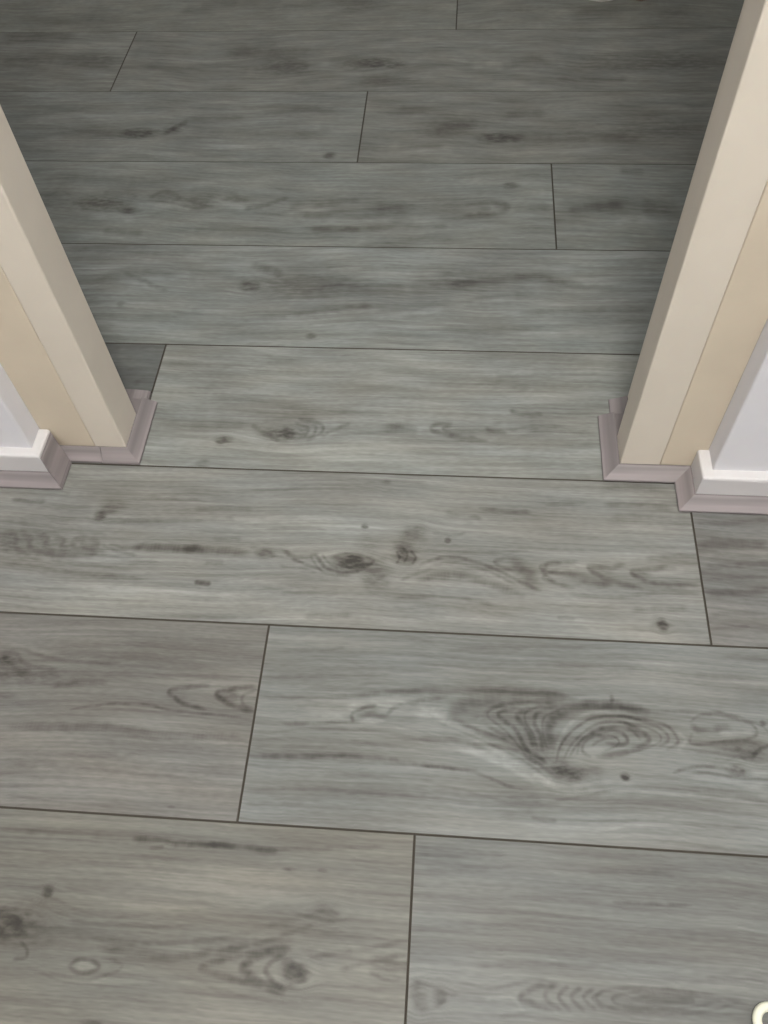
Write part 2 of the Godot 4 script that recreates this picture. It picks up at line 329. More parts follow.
		"spots": [[175, 328, 42, 32, -.20], [165, 325, 20, 14, -.08], [210, 240, 42, 26, -.16], [165, 280, 30, 30, -.10], [70, 405, 42, 48, -.10], [335, 268, 9, 8, -.24], [640, 390, 40, 40, -.06], [15, 215, 10, 8, -.1], [100, 45, 14, 8, -.1], [60, 340, 40, 20, -.08]]},
		{"o": Vector2(540, 475), "s": 3.37, "lines": [
			[7, -.10, 120, 290, 40, 298, 8, 325, 50, 362, 110, 382], [12, -.13, 80, 328, 110, 335, 160, 355, 230, 368], [8, -.13, 280, 300, 240, 312, 200, 308, 162, 312, 200, 340, 260, 362, 340, 382], [8, -.14, 450, 310, 360, 315, 308, 327, 340, 350, 400, 366, 525, 372], [9, -.10, 220, 98, 330, 98, 440, 110], [10, -.08, 310, 455, 400, 456, 490, 448], [8, -.07, 360, 280, 440, 275, 525, 272], [7, -.06, 100, 400, 250, 410, 400, 395, 530, 400], [6, -.08, 60, 480, 110, 485], [12, -.07, 200, 50, 330, 40, 440, 60], [7, -.06, 20, 100, 150, 90], [6, .05, 100, 310, 150, 300], [6, .05, 380, 335, 480, 325], [16, -.05, 230, 150, 380, 140, 510, 150]],
		"spots": [[410, 507, 14, 18, -.24], [408, 507, 28, 9, -.16], [335, 332, 26, 12, -.10], [205, 320, 30, 12, -.06]]}],
	"F": [
		{"o": Vector2(540, 475), "s": 3.37, "lines": [
			[14, -.12, 530, 235, 620, 228, 768, 230], [9, -.10, 560, 310, 650, 302, 800, 300], [12, -.10, 560, 400, 660, 395, 768, 385], [8, -.09, 520, 165, 640, 160, 768, 150], [7, .05, 540, 270, 660, 262, 768, 260], [8, -.07, 570, 470, 700, 465, 768, 470], [6, -.06, 570, 520, 700, 510], [5, -.06, 560, 350, 680, 345, 768, 340]],
		"spots": [[720, 235, 70, 14, -.06], [750, 270, 30, 10, .06]]}],
	"G": [{"o": Vector2(100, 330), "s": 7.68, "lines": [[14, -.06, 200, 200, 300, 205, 480, 195], [12, -.06, 200, 300, 330, 290, 440, 300], [12, .03, 150, 150, 300, 145, 480, 150]], "spots": [[280, 398, 22, 12, -.12]]}],
	"H": [
		{"o": Vector2(130, 340), "s": 2.844, "lines": [
			[6, -.13, 345, 240, 380, 265, 420, 285], [5, -.12, 480, 225, 523, 240, 522, 265, 490, 280], [5, -.10, 470, 235, 503, 250, 500, 266, 478, 276], [5, -.12, 500, 222, 543, 240, 543, 262, 505, 282], [36, -.05, 80, 200, 250, 200, 450, 205, 720, 215], [10, -.07, 80, 240, 230, 240, 330, 245], [5, -.12, 545, 270, 600, 246, 622, 237], [5, -.07, 570, 272, 650, 264, 768, 260], [7, -.05, 120, 60, 300, 70, 500, 55], [6, .03, 100, 130, 300, 120], [8, -.05, 330, 85, 480, 90, 700, 100], [8, .04, 300, 310, 500, 310, 760, 300], [6, -.05, 380, 230, 440, 222, 500, 220]],
		"spots": [[437, 265, 55, 18, -.22], [445, 265, 28, 10, -.16], [268, 281, 22, 9, -.18], [256, 288, 10, 8, -.16], [205, 352, 15, 9, -.12], [470, 195, 60, 14, -.05], [280, 145, 90, 40, -.04], [755, 245, 20, 6, -.12]]},
		{"o": Vector2(380, 345), "s": 2.844, "lines": [
			[12, -.10, 15, 235, 60, 235, 95, 242], [6, -.12, 200, 222, 155, 226, 145, 240, 180, 252, 230, 266, 300, 272], [5, -.11, 200, 230, 178, 236, 205, 252, 270, 262], [5, -.08, 300, 235, 320, 245, 355, 250], [7, -.09, 420, 246, 500, 243, 610, 252], [6, -.12, 370, 185, 400, 195, 455, 196], [26, -.05, 0, 200, 120, 205, 300, 235, 480, 225], [6, -.06, 360, 240, 430, 232, 520, 230], [7, -.06, 330, 80, 390, 85], [8, -.05, 0, 110, 180, 115, 360, 105], [8, -.04, 300, 275, 450, 280, 620, 285], [6, .04, 0, 320, 200, 320, 400, 330], [16, -.04, 480, 60, 600, 55, 700, 60]],
		"spots": [[320, 245, 22, 8, -.08], [395, 120, 24, 8, -.06], [195, 245, 50, 14, -.05]]}],
	"I": [
		{"o": Vector2(60, 235), "s": 2.477, "lines": [
			[9, -.15, 480, 75, 520, 85, 545, 97], [5, -.09, 160, 95, 200, 108, 235, 128, 262, 138], [5, .06, 150, 110, 200, 122, 250, 135], [40, -.06, 560, 115, 680, 130, 790, 140], [6, .07, 470, 212, 560, 207, 640, 197, 790, 185], [6, -.08, 480, 205, 560, 198, 640, 188, 768, 176], [5, -.07, 600, 140, 680, 125, 768, 130], [8, -.06, 90, 110, 160, 90, 280, 100], [14, -.06, 20, 40, 150, 42, 340, 45], [8, -.05, 320, 100, 420, 105, 470, 115], [8, .03, 150, 250, 350, 250], [8, -.05, 200, 200, 350, 190], [8, -.06, 30, 230, 130, 225]],
		"spots": [[470, 125, 20, 12, -.18], [510, 135, 60, 25, -.06], [620, 250, 10, 5, -.16], [150, 170, 8, 5, -.12], [620, 120, 120, 30, -.07], [90, 120, 60, 25, -.05]]},
		{"o": Vector2(360, 240), "s": 2.477, "lines": [
			[36, -.09, 0, 150, 100, 145, 200, 130, 300, 112, 420, 98, 480, 100], [9, -.09, 60, 110, 150, 112, 240, 108, 350, 95, 440, 90], [8, -.08, 400, 180, 540, 175, 720, 172], [6, .06, 0, 190, 100, 185, 250, 160, 380, 140], [6, -.06, 250, 155, 330, 140, 430, 130], [8, -.06, 430, 80, 520, 110, 640, 120], [8, -.05, 520, 75, 650, 75, 740, 80], [8, -.05, 40, 235, 200, 225, 450, 215], [6, -.06, 0, 70, 130, 65], [10, .04, 300, 240, 500, 235, 680, 240]],
		"spots": [[245, 110, 22, 10, -.12], [210, 85, 16, 10, -.08], [500, 110, 50, 18, -.06]]}],
	"K": [
		{"o": Vector2(20, 155), "s": 2.844, "lines": [
			[6, -.09, 240, 105, 300, 105, 328, 118], [6, -.09, 370, 120, 410, 103, 450, 120, 430, 130], [8, .07, 380, 148, 440, 142, 480, 148], [9, .07, 520, 150, 580, 142, 640, 152], [6, -.12, 640, 152, 700, 140, 755, 122], [5, -.08, 660, 160, 720, 165, 768, 160], [14, -.07, 60, 70, 250, 75, 500, 70], [9, -.10, 240, 215, 340, 222], [8, .06, 200, 175, 320, 185], [10, -.05, 400, 215, 600, 210, 760, 215], [7, .05, 120, 232, 400, 238, 700, 240], [5, -.07, 480, 100, 540, 95, 620, 115]],
		"spots": [[240, 140, 64, 18, -.20], [205, 128, 40, 18, -.06], [310, 158, 24, 8, -.24], [415, 118, 40, 14, -.08], [510, 130, 42, 18, -.15], [612, 126, 30, 7, -.14], [90, 130, 80, 30, -.10], [520, 145, 20, 8, -.08]]},
		{"o": Vector2(280, 155), "s": 1.829, "lines": [
			[6, -.09, 90, 80, 60, 85, 20, 95, 50, 110, 90, 112], [5, -.09, 60, 95, 90, 88, 140, 82], [22, -.08, 90, 95, 200, 97, 330, 95], [5, -.11, 340, 90, 390, 85, 415, 95, 385, 108, 330, 112], [4, -.09, 360, 95, 380, 97, 360, 104], [5, -.14, 50, 133, 120, 136, 200, 132], [5, -.08, 200, 132, 300, 130], [7, -.07, 390, 90, 440, 98, 490, 95], [5, .05, 20, 105, 60, 118, 150, 120, 300, 118], [8, -.05, 150, 160, 320, 158], [6, .03, 200, 60, 400, 65]],
		"spots": [[420, 55, 12, 5, -.20], [200, 97, 34, 9, -.10], [125, 135, 14, 4, -.12], [260, 90, 50, 8, -.05]]}],
	"L": [{"o": Vector2(280, 155), "s": 1.829, "lines": [[16, -.09, 520, 97, 620, 95, 730, 96], [5, -.12, 625, 28, 660, 30], [5, -.08, 530, 100, 570, 92, 620, 90], [6, .05, 510, 118, 620, 118, 700, 116]], "spots": [[600, 98, 30, 8, -.08], [690, 100, 30, 12, -.08]]}],
	"M": [{"o": Vector2(0, 80), "s": 2.076, "lines": [[5, -.14, 345, 108, 370, 95, 385, 87], [7, -.08, 380, 85, 440, 78, 500, 76], [10, -.05, 400, 105, 520, 110, 640, 112], [6, .05, 620, 100, 660, 95], [8, -.07, 60, 110, 180, 105, 260, 108], [9, .03, 300, 140, 500, 140, 720, 135], [8, -.05, 400, 55, 600, 60, 740, 58], [10, -.05, 100, 60, 250, 50]], "spots": [[287, 110, 30, 8, -.32], [352, 104, 18, 7, -.20], [683, 156, 11, 5, -.26], [130, 105, 90, 16, -.06], [645, 108, 30, 8, -.07]]}],
	"N": [{"o": Vector2(350, 80), "s": 2.076, "lines": [[8, -.08, 180, 105, 210, 95, 260, 90], [8, -.09, 320, 80, 345, 70, 400, 68], [12, -.08, 330, 120, 450, 118, 600, 125], [8, .05, 60, 140, 200, 145, 400, 148], [6, -.06, 100, 138, 190, 135], [8, -.07, 100, 60, 220, 65], [9, .04, 600, 85, 680, 82]], "spots": [[310, 120, 36, 10, -.30], [205, 98, 55, 18, -.10], [640, 100, 70, 22, -.10], [500, 105, 80, 18, -.06]]}],
	"O": [{"o": Vector2(0, 0), "s": 2.076, "lines": [[14, -.10, 0, 76, 70, 78, 140, 74], [14, -.08, 0, 130, 120, 125, 240, 130], [8, .04, 0, 95, 120, 98, 260, 95]], "spots": [[190, 125, 60, 12, -.10], [40, 128, 50, 10, -.08]]}],
	"P": [{"o": Vector2(0, 0), "s": 2.076, "lines": [[10, -.06, 280, 110, 350, 108], [12, -.08, 480, 108, 560, 104, 640, 112], [6, .05, 620, 120, 680, 130], [9, -.05, 300, 140, 420, 145, 560, 150]], "spots": [[592, 138, 46, 14, -.20], [540, 110, 74, 12, -.08], [750, 132, 44, 12, -.16]]},
		{"o": Vector2(360, 0), "s": 2.02, "lines": [[6, .06, 110, 120, 180, 112, 210, 125], [7, .07, 230, 132, 270, 128, 310, 125], [7, -.09, 290, 135, 340, 120, 370, 118], [6, .05, 370, 115, 410, 130], [5, -.13, 400, 158, 480, 159, 540, 158], [20, -.06, 0, 165, 70, 165, 120, 160]], "spots": [[45, 126, 34, 9, -.20], [75, 133, 16, 6, -.12], [560, 125, 140, 18, -.11], [680, 125, 60, 18, -.06], [60, 164, 50, 8, -.10]]}],
	"Q": [{"o": Vector2(0, 0), "s": 2.076, "lines": [[8, -.10, 380, 22, 430, 12, 490, 5], [14, -.06, 100, 45, 250, 42], [10, -.06, 560, 12, 660, 10]], "spots": [[80, 40, 40, 14, -.06], [740, 8, 60, 10, -.12]]}],
	"T": [{"o": Vector2(360, 0), "s": 2.02, "lines": [[9, .05, 200, 48, 300, 52, 420, 46], [12, -.07, 420, 25, 560, 20, 680, 26]], "spots": [[640, 60, 60, 12, -.07], [330, 20, 50, 12, -.06]]}],
}
# name, row, x0, x1, texels per plank width, colour (sRGB 0-255), seed
var PLANKS := [  # near planks A to D have darkened colours, imitating dimmer light on the near floor
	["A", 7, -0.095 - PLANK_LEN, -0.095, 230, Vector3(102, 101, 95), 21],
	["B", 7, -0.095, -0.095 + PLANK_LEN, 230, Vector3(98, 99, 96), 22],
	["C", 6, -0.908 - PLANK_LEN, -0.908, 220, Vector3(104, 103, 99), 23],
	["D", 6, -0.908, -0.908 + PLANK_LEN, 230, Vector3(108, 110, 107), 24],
	["E", 5, 1.346 - PLANK_LEN, 1.346, 220, Vector3(120, 121, 117), 25],
	["F", 5, 1.346, 1.346 + PLANK_LEN, 180, Vector3(108, 108, 105), 26],
	["G", 4, -1.896 - PLANK_LEN, -1.896, 120, Vector3(98, 100, 98), 27],
	["H", 4, -1.896, -1.896 + PLANK_LEN, 180, Vector3(129, 131, 127), 28],
	["I", 3, -3.35, -3.35 + PLANK_LEN, 160, Vector3(121, 124, 121), 29],
	["K", 2, 0.696 - PLANK_LEN, 0.696, 130, Vector3(117, 120, 116), 30],
	["L", 2, 0.696, 0.696 + PLANK_LEN, 110, Vector3(115, 118, 114), 31],
	["M", 1, -0.805 - PLANK_LEN, -0.805, 120, Vector3(113, 115, 111), 32],
	["N", 1, -0.805, -0.805 + PLANK_LEN, 120, Vector3(111, 112, 107), 33],
	["O", 0, -3.05 - PLANK_LEN, -3.05, 100, Vector3(112, 113, 108), 34],
	["P", 0, -3.05, -3.05 + PLANK_LEN, 100, Vector3(110, 111, 106), 35],
	["Q", -1, -0.083 - PLANK_LEN, -0.083, 90, Vector3(110, 111, 105), 36],
	["T", -1, -0.083, -0.083 + PLANK_LEN, 90, Vector3(109, 110, 104), 37],
]
var images := []

func noise_bytes(seed_: int, freq: float, oct: int, w: int, h: int, stretch: int) -> PackedByteArray:
	var n := FastNoiseLite.new()
	n.seed = seed_
	n.noise_type = FastNoiseLite.TYPE_SIMPLEX_SMOOTH
	n.frequency = freq
	n.fractal_octaves = oct
	var im := n.get_image(maxi(4, int(w / float(stretch))), h)
	im.resize(w, h, Image.INTERPOLATE_CUBIC)
	im.convert(Image.FORMAT_L8)
	return im.get_data()

func spline(pts: Array) -> Array:
	var out := []
	var n := pts.size()
	for i in n - 1:
		var p0: Vector2 = pts[maxi(i - 1, 0)]
		var p1: Vector2 = pts[i]
		var p2: Vector2 = pts[i + 1]
		var p3: Vector2 = pts[mini(i + 2, n - 1)]
		var k := maxi(2, int(p1.distance_to(p2) / 1.2))
		for j in k:
			out.append(p1.cubic_interpolate(p2, p0, p3, float(j) / k))
	out.append(pts[n - 1])
	return out

# the printed wood decor of one plank
func make_print(i: int) -> void:
	var pk: Array = PLANKS[i]
	var name_: String = pk[0]
	var row: int = pk[1]
	var x0: float = pk[2]
	var x1: float = pk[3]
	var res: float = pk[4]
	var col: Vector3 = pk[5]
	var sd: int = pk[6]
	var w := int((x1 - x0) * res)
	var h := int(res)
	var ph := h + 40
	var s := res / 230.0
	var fine := noise_bytes(sd * 7 + 1, minf(0.30 / s, 0.45), 2, w, ph, int(46 * s) + 2)
	var medm := noise_bytes(sd * 7 + 2, 0.10 / s, 3, w, ph, int(26 * s) + 2)
	var broad := noise_bytes(sd * 7 + 3, 0.022 / s, 4, w, ph, int(5 * s) + 2)
	var pore := noise_bytes(sd * 7 + 4, 0.42, 2, w, ph, int(5 * s) + 2)
	var chroma := noise_bytes(sd * 7 + 5, 0.02 / s, 2, w, ph, int(4 * s) + 1)
	var wob := FastNoiseLite.new()
	wob.seed = sd
	wob.frequency = 0.0011 / s
	var L := PackedFloat32Array()
	L.resize(w * h)
	# the grain runs around the knots
	var push := PackedFloat32Array()
	push.resize(w * h)
	for g in PRINT.get(name_, []):
		for sp in g["spots"]:
			if sp[4] > -0.14: continue
			var pp: Vector2 = g["o"] + Vector2(sp[0], sp[1]) / g["s"]
			var f := fl(pp.x, pp.y)
			var cx: float = (f.x - x0) * res
			var cy: float = (f.y - row) * res
			var rx: float = absf(fl(pp.x + sp[2] / g["s"], pp.y).x - f.x) * res * 1.6
			var ry: float = absf(fl(pp.x, pp.y + sp[3] / g["s"]).y - f.y) * res * 1.5
			for yy in range(clampi(int(cy - 2.6 * ry), 0, h), clampi(int(cy + 2.6 * ry), 0, h)):
				for xx in range(clampi(int(cx - 2.2 * rx), 0, w), clampi(int(cx + 2.2 * rx), 0, w)):
					var dx := (xx - cx) / rx
					var dy := (yy - cy) / ry
					push[yy * w + xx] -= dy * ry * 0.75 * exp(-dx * dx - dy * dy * 0.8)
	for x in w:
		var off := 20.0 + 14.0 * wob.get_noise_1d(x)
		for y in h:
			var yy := clampf(off + y + push[y * w + x], 0.0, ph - 2.0)
			var k := int(yy) * w + x
			var t := yy - int(yy)
			var k2 := k + w
			var u := 1.0 - t
			L[y * w + x] = (fine[k] * u + fine[k2] * t - 128.0) * 0.00066 + (medm[k] * u + medm[k2] * t - 128.0) * 0.00060 + (broad[k] - 128) * 0.00070 + (pore[k] - 128) * 0.00045
	# traced grain
	if PRINT.has(name_):
		var wn := FastNoiseLite.new()
		wn.seed = sd + 500
		wn.frequency = 0.05
		for g in PRINT[name_]:
			var og: Vector2 = g["o"]
			var sc: float = g["s"]
			for ln in g["lines"]:
				var pts := []
				var mid := Vector2.ZERO
				for q in range(2, ln.size(), 2):
					var pp := og + Vector2(ln[q], ln[q + 1]) / sc
					mid += pp
					var f := fl(pp.x, pp.y)
					pts.append(Vector2((f.x - x0) * res, (f.y - row) * res))
				mid /= pts.size()
				var f0 := fl(mid.x, mid.y)
				var wz: float = absf(fl(mid.x, mid.y + ln[0] / sc).y - f0.y) * res
				var wx: float = absf(fl(mid.x + ln[0] / sc, mid.y).x - f0.x) * res
				var rz := maxf(1.3, wz * 1.6)
				var rx := maxf(1.3, wx * 1.6)
				var cv := spline(pts)
				var bmin := Vector2(1e9, 1e9)
				var bmax := Vector2(-1e9, -1e9)
				for p in cv:
					bmin = bmin.min(p)
					bmax = bmax.max(p)
				var bx0 := clampi(int(bmin.x - rx - 2), 0, w - 1)
				var bx1 := clampi(int(bmax.x + rx + 2), 0, w - 1)
				var by0 := clampi(int(bmin.y - rz - 3), 0, h - 1)
				var by1 := clampi(int(bmax.y + rz + 3), 0, h - 1)
				var bw := bx1 - bx0 + 1
				var bh := by1 - by0 + 1
				if bw < 2 or bh < 2: continue
				var buf := PackedFloat32Array()
				buf.resize(bw * bh)
				var n := cv.size()
				var step := maxi(1, int(minf(rx, rz) * 0.45))
				for j in range(0, n, step):
					var p: Vector2 = cv[j]
					var e := minf(1.0, minf(j + 1.0, n - j + 0.0) / maxf(1.0, n * 0.12))
					var amp := (0.72 + 0.5 * wn.get_noise_2d(p.x, p.y * 3.0)) * (0.35 + 0.65 * e)
					p.y += wn.get_noise_2d(p.x * 1.3 + 900.0, p.y) * rz * 0.22
					var rr := rz * (0.8 + 0.35 * e)
					var ix0 := maxi(bx0, int(p.x - rx))
					var ix1 := mini(bx1, int(p.x + rx) + 1)
					for yy in range(maxi(by0, int(p.y - rr)), mini(by1, int(p.y + rr) + 1) + 1):
						var dy := (yy - p.y) / rr
						var r2 := 1.0 - dy * dy
						if r2 <= 0.0: continue
						var kb := (yy - by0) * bw - bx0
						for xx in range(ix0, ix1 + 1):
							var dx := (xx - p.x) / rx
							var v := r2 - dx * dx
							if v > 0.0:
								v = v * v * amp
								if v > buf[kb + xx]: buf[kb + xx] = v
				var str_: float = ln[1] * 1.6
				for yy in bh:
					var kl := (yy + by0) * w + bx0
					for xx in bw:
						var b := buf[yy * bw + xx]
						if b > 0.0: L[kl + xx] += b * str_
			for sp in g["spots"]:
				var pp: Vector2 = og + Vector2(sp[0], sp[1]) / sc
				var f := fl(pp.x, pp.y)
				var cx: float = (f.x - x0) * res
				var cy: float = (f.y - row) * res
				var rx: float = absf(fl(pp.x + sp[2] / sc, pp.y).x - f.x) * res * 1.75 + 0.8
				var ry: float = absf(fl(pp.x, pp.y + sp[3] / sc).y - f.y) * res * 1.75 + 0.8
				for yy in range(clampi(int(cy - ry), 0, h), clampi(int(cy + ry) + 1, 0, h)):
					for xx in range(clampi(int(cx - rx), 0, w), clampi(int(cx + rx) + 1, 0, w)):
						var dx := (xx - cx) / rx
						var dy := (yy - cy) / ry
						var v := 1.0 - dx * dx - dy * dy
						if v > 0.0:
							v *= 1.0 + 0.55 * wn.get_noise_2d(xx * 0.8 / s, yy * 2.2 / s)
							v = minf(v, 1.0)
							L[yy * w + xx] += v * v * sp[4] * 1.2 * (1.0 + 0.35 * wn.get_noise_2d(xx * 1.6 / s + 300.0, yy * 3.4 / s))
	var d := PackedByteArray()
	d.resize(w * h * 3)
	for k in w * h:
		var v := 1.0 + clampf(L[k] * 1.18, -0.55, 0.3)
		var c := (chroma[k + 20 * w] - 128) * 0.00009
		c += maxf(0.0, 1.0 - v) * 0.07      # dark wood is browner
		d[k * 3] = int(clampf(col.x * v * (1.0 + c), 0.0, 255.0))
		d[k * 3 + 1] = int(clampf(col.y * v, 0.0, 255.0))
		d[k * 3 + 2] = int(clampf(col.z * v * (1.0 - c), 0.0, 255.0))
	images[i] = Image.create_from_data(w, h, false, Image.FORMAT_RGB8, d)

func plank_mesh(x0: float, x1: float, z0: float, z1: float, gl: float, gs: float) -> ArrayMesh:
	# gl, gs: half widths (metres) of the V grooves along the long and short joints
	var cz := gl / W
	var cx := gs / W
	var dp := -0.0011 / W
	var t := -0.008 / W
	var e := 0.00004 / W
	var top := [P(x0 + cx, 0, z0 + cz), P(x1 - cx, 0, z0 + cz), P(x1 - cx, 0, z1 - cz), P(x0 + cx, 0, z1 - cz)]
	var mid := [P(x0 + e, dp, z0 + e), P(x1 - e, dp, z0 + e), P(x1 - e, dp, z1 - e), P(x0 + e, dp, z1 - e)]
	var low := [P(x0 + e, t, z0 + e), P(x1 - e, t, z0 + e), P(x1 - e, t, z1 - e), P(x0 + e, t, z1 - e)]
	var uv := [Vector2(0.001, 0.002), Vector2(0.999, 0.002), Vector2(0.999, 0.998), Vector2(0.001, 0.998)]
	var st := SurfaceTool.new()
	st.begin(Mesh.PRIMITIVE_TRIANGLES)
	face(st, top, uv)
	var m := st.commit()
	var s2 := SurfaceTool.new()
	s2.begin(Mesh.PRIMITIVE_TRIANGLES)
	for i in 4:
		var j := (i + 1) % 4
		face(s2, [top[j], top[i], mid[i], mid[j]])
		face(s2, [mid[j], mid[i], low[i], low[j]])
	var lr := low.duplicate()
	lr.reverse()
	face(s2, lr)
	s2.commit(m)
	return m

func build_floor() -> void:
	images.resize(PLANKS.size())
	var id := WorkerThreadPool.add_group_task(make_print, PLANKS.size())
	WorkerThreadPool.wait_for_group_task_completion(id)
	var floor_ := root("floor", "grey oak laminate floor running through the doorway", "floor", "structure")
	obj("subfloor", slab(-8.6, 7.4, -0.2, -0.0335, -5.0, 19.2), mat.sub, floor_)
	var mats := []
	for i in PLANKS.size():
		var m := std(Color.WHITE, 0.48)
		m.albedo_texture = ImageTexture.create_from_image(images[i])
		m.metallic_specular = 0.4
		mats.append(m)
	var rng := RandomNumberGenerator.new()
	rng.seed = 5
	# half gaps of the long joints, by the row below the joint
	var gaps := {0: 0.0005, 1: 0.0003, 2: 0.0008, 3: 0.0010, 4: 0.0012, 5: 0.0012, 6: 0.0014, 7: 0.0014}
	for row in range(-5, 19):
		var anchor := 0.0
		var named := {}
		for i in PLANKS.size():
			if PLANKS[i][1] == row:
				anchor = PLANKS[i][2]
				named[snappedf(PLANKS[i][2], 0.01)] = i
		if named.is_empty(): anchor = rng.randf() * PLANK_LEN
		var a := anchor
		while a > -8.5: a -= PLANK_LEN
		while a < 7.3:
			var x0 := maxf(a, -8.5)
			var x1 := minf(a + PLANK_LEN, 7.3)
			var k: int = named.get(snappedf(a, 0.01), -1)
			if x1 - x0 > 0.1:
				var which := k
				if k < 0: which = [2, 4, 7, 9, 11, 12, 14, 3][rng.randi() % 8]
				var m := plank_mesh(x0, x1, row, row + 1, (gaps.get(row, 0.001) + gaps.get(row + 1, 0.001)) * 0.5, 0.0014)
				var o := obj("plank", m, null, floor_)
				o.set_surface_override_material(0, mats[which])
				o.set_surface_override_material(1, mat.core)
			a += PLANK_LEN

# ------------------------------------------------------------------ the walls
const CEIL := 9.84
const HEAD := 8.3
func build_walls() -> void:
	var wf := 5.045
	var wb := 4.38
	var w := root("wall_left", "white wall beside the cream frame with the dashed seam", "wall", "structure")
	obj("plaster", slab(-8.0, -2.41, -0.03, CEIL, wb, wf, 0.012), mat.wall, w)
	w = root("wall_right", "white wall beside the cream frame with the continuous seam", "wall", "structure")
	obj("plaster", slab(1.43, 6.8, -0.03, CEIL, wb, wf, 0.012), mat.wall, w)
	w = root("wall_lintel", "white wall above the doorway", "wall", "structure")
	obj("plaster", slab(-2.41, 1.43, HEAD, CEIL, wb, wf), mat.wall, w)
	w = root("wall_hall_back", "white wall at the back of the hall", "wall", "structure")
	obj("plaster", slab(-8.0, 6.8, -0.03, CEIL, 18.5, 19.0), mat.wall, w)
	w = root("wall_room_back", "white wall at the far end of the room", "wall", "structure")
	obj("plaster", slab(-8.0, 6.8, -0.03, CEIL, -5.0, -4.5), mat.wall, w)
	w = root("wall_side_left", "white side wall past the door frame with dashed seam", "wall", "structure")
	obj("plaster", slab(-8.5, -8.0, -0.03, CEIL, -5.0, 19.0), mat.wall, w)
	w = root("wall_side_right", "white side wall past the door frame with continuous seam", "wall", "structure")
	obj("plaster", slab(6.8, 7.3, -0.03, CEIL, -5.0, 19.0), mat.wall, w)
	w = root("ceiling", "white ceiling over the hall and the room", "ceiling", "structure")
	obj("plaster", slab(-8.5, 7.3, CEIL, CEIL + 0.4, -5.0, 19.0), mat.ceiling, w)

func build_door_frame() -> void:
	var d := root("door_1", "cream painted wooden door frame with no door in it", "door frame", "structure")
	var h := HEAD
	# right side: jamb with a rebate behind it, and a board filling up to the wall
	obj("jamb", prism([Vector2(0.972, 4.70), Vector2(0.972, 4.91), Vector2(1.195, 4.91), Vector2(1.195, 4.385), Vector2(1.06, 4.385), Vector2(1.06, 4.70)], 0.0, h - 0.2, 0.008), mat.frame, d)
	obj("filler_board", slab(1.1962, 1.43, 0.0, h, 4.40, 4.906, 0.006), mat.filler, d)
	# left side
	obj("jamb", prism([Vector2(-1.93, 4.64), Vector2(-1.93, 4.905), Vector2(-2.12, 4.905), Vector2(-2.12, 4.385), Vector2(-2.09, 4.385), Vector2(-2.09, 4.64)], 0.0, h - 0.2, 0.008), mat.frame, d)
	obj("filler_board", slab(-2.41, -2.1212, 0.0, h, 4.40, 4.902, 0.006), mat.filler, d)
	obj("head", slab(-2.12, 1.195, h - 0.2, h, 4.385, 4.908, 0.008), mat.frame, d)

func skirt_profile() -> Array:
	return [Vector2(0, 0), Vector2(0.061, 0), Vector2(0.061, 0.186), Vector2(0.057, 0.196), Vector2(0.048, 0.2), Vector2(0, 0.2)]

func build_skirting() -> void:
	var pr := skirt_profile()
	var b := root("baseboard_left", "low white skirting board on the wall with the dashed seam", "skirting", "structure")
	obj("board", strip(pr, Vector2(-8.0, 5.045), Vector2(-2.41, 5.045), Vector2(0, 1), 0, 1), mat.skirting, b)
	obj("return_board", strip(pr, Vector2(-2.41, 5.045), Vector2(-2.41, 4.905), Vector2(1, 0), 1, 0), mat.skirting, b)
	b = root("baseboard_right", "low white skirting board on the wall with the continuous seam", "skirting", "structure")
	obj("board", strip(pr, Vector2(6.8, 5.045), Vector2(1.43, 5.045), Vector2(0, 1), 0, 1), mat.skirting, b)
	obj("return_board", strip(pr, Vector2(1.43, 5.045), Vector2(1.43, 4.91), Vector2(-1, 0), 1, 0), mat.skirting, b)

func bead(dp := 0.093, hh := 0.056) -> Array:
	return [Vector2(0.001, 0.001), Vector2(dp * 0.9, 0.001), Vector2(dp * 0.9, 0.006), Vector2(dp, 0.007), Vector2(dp, hh * 0.3), Vector2(dp * 0.97, hh * 0.36), Vector2(dp * 0.12, hh * 0.985), Vector2(dp * 0.06, hh), Vector2(0.001, hh)]

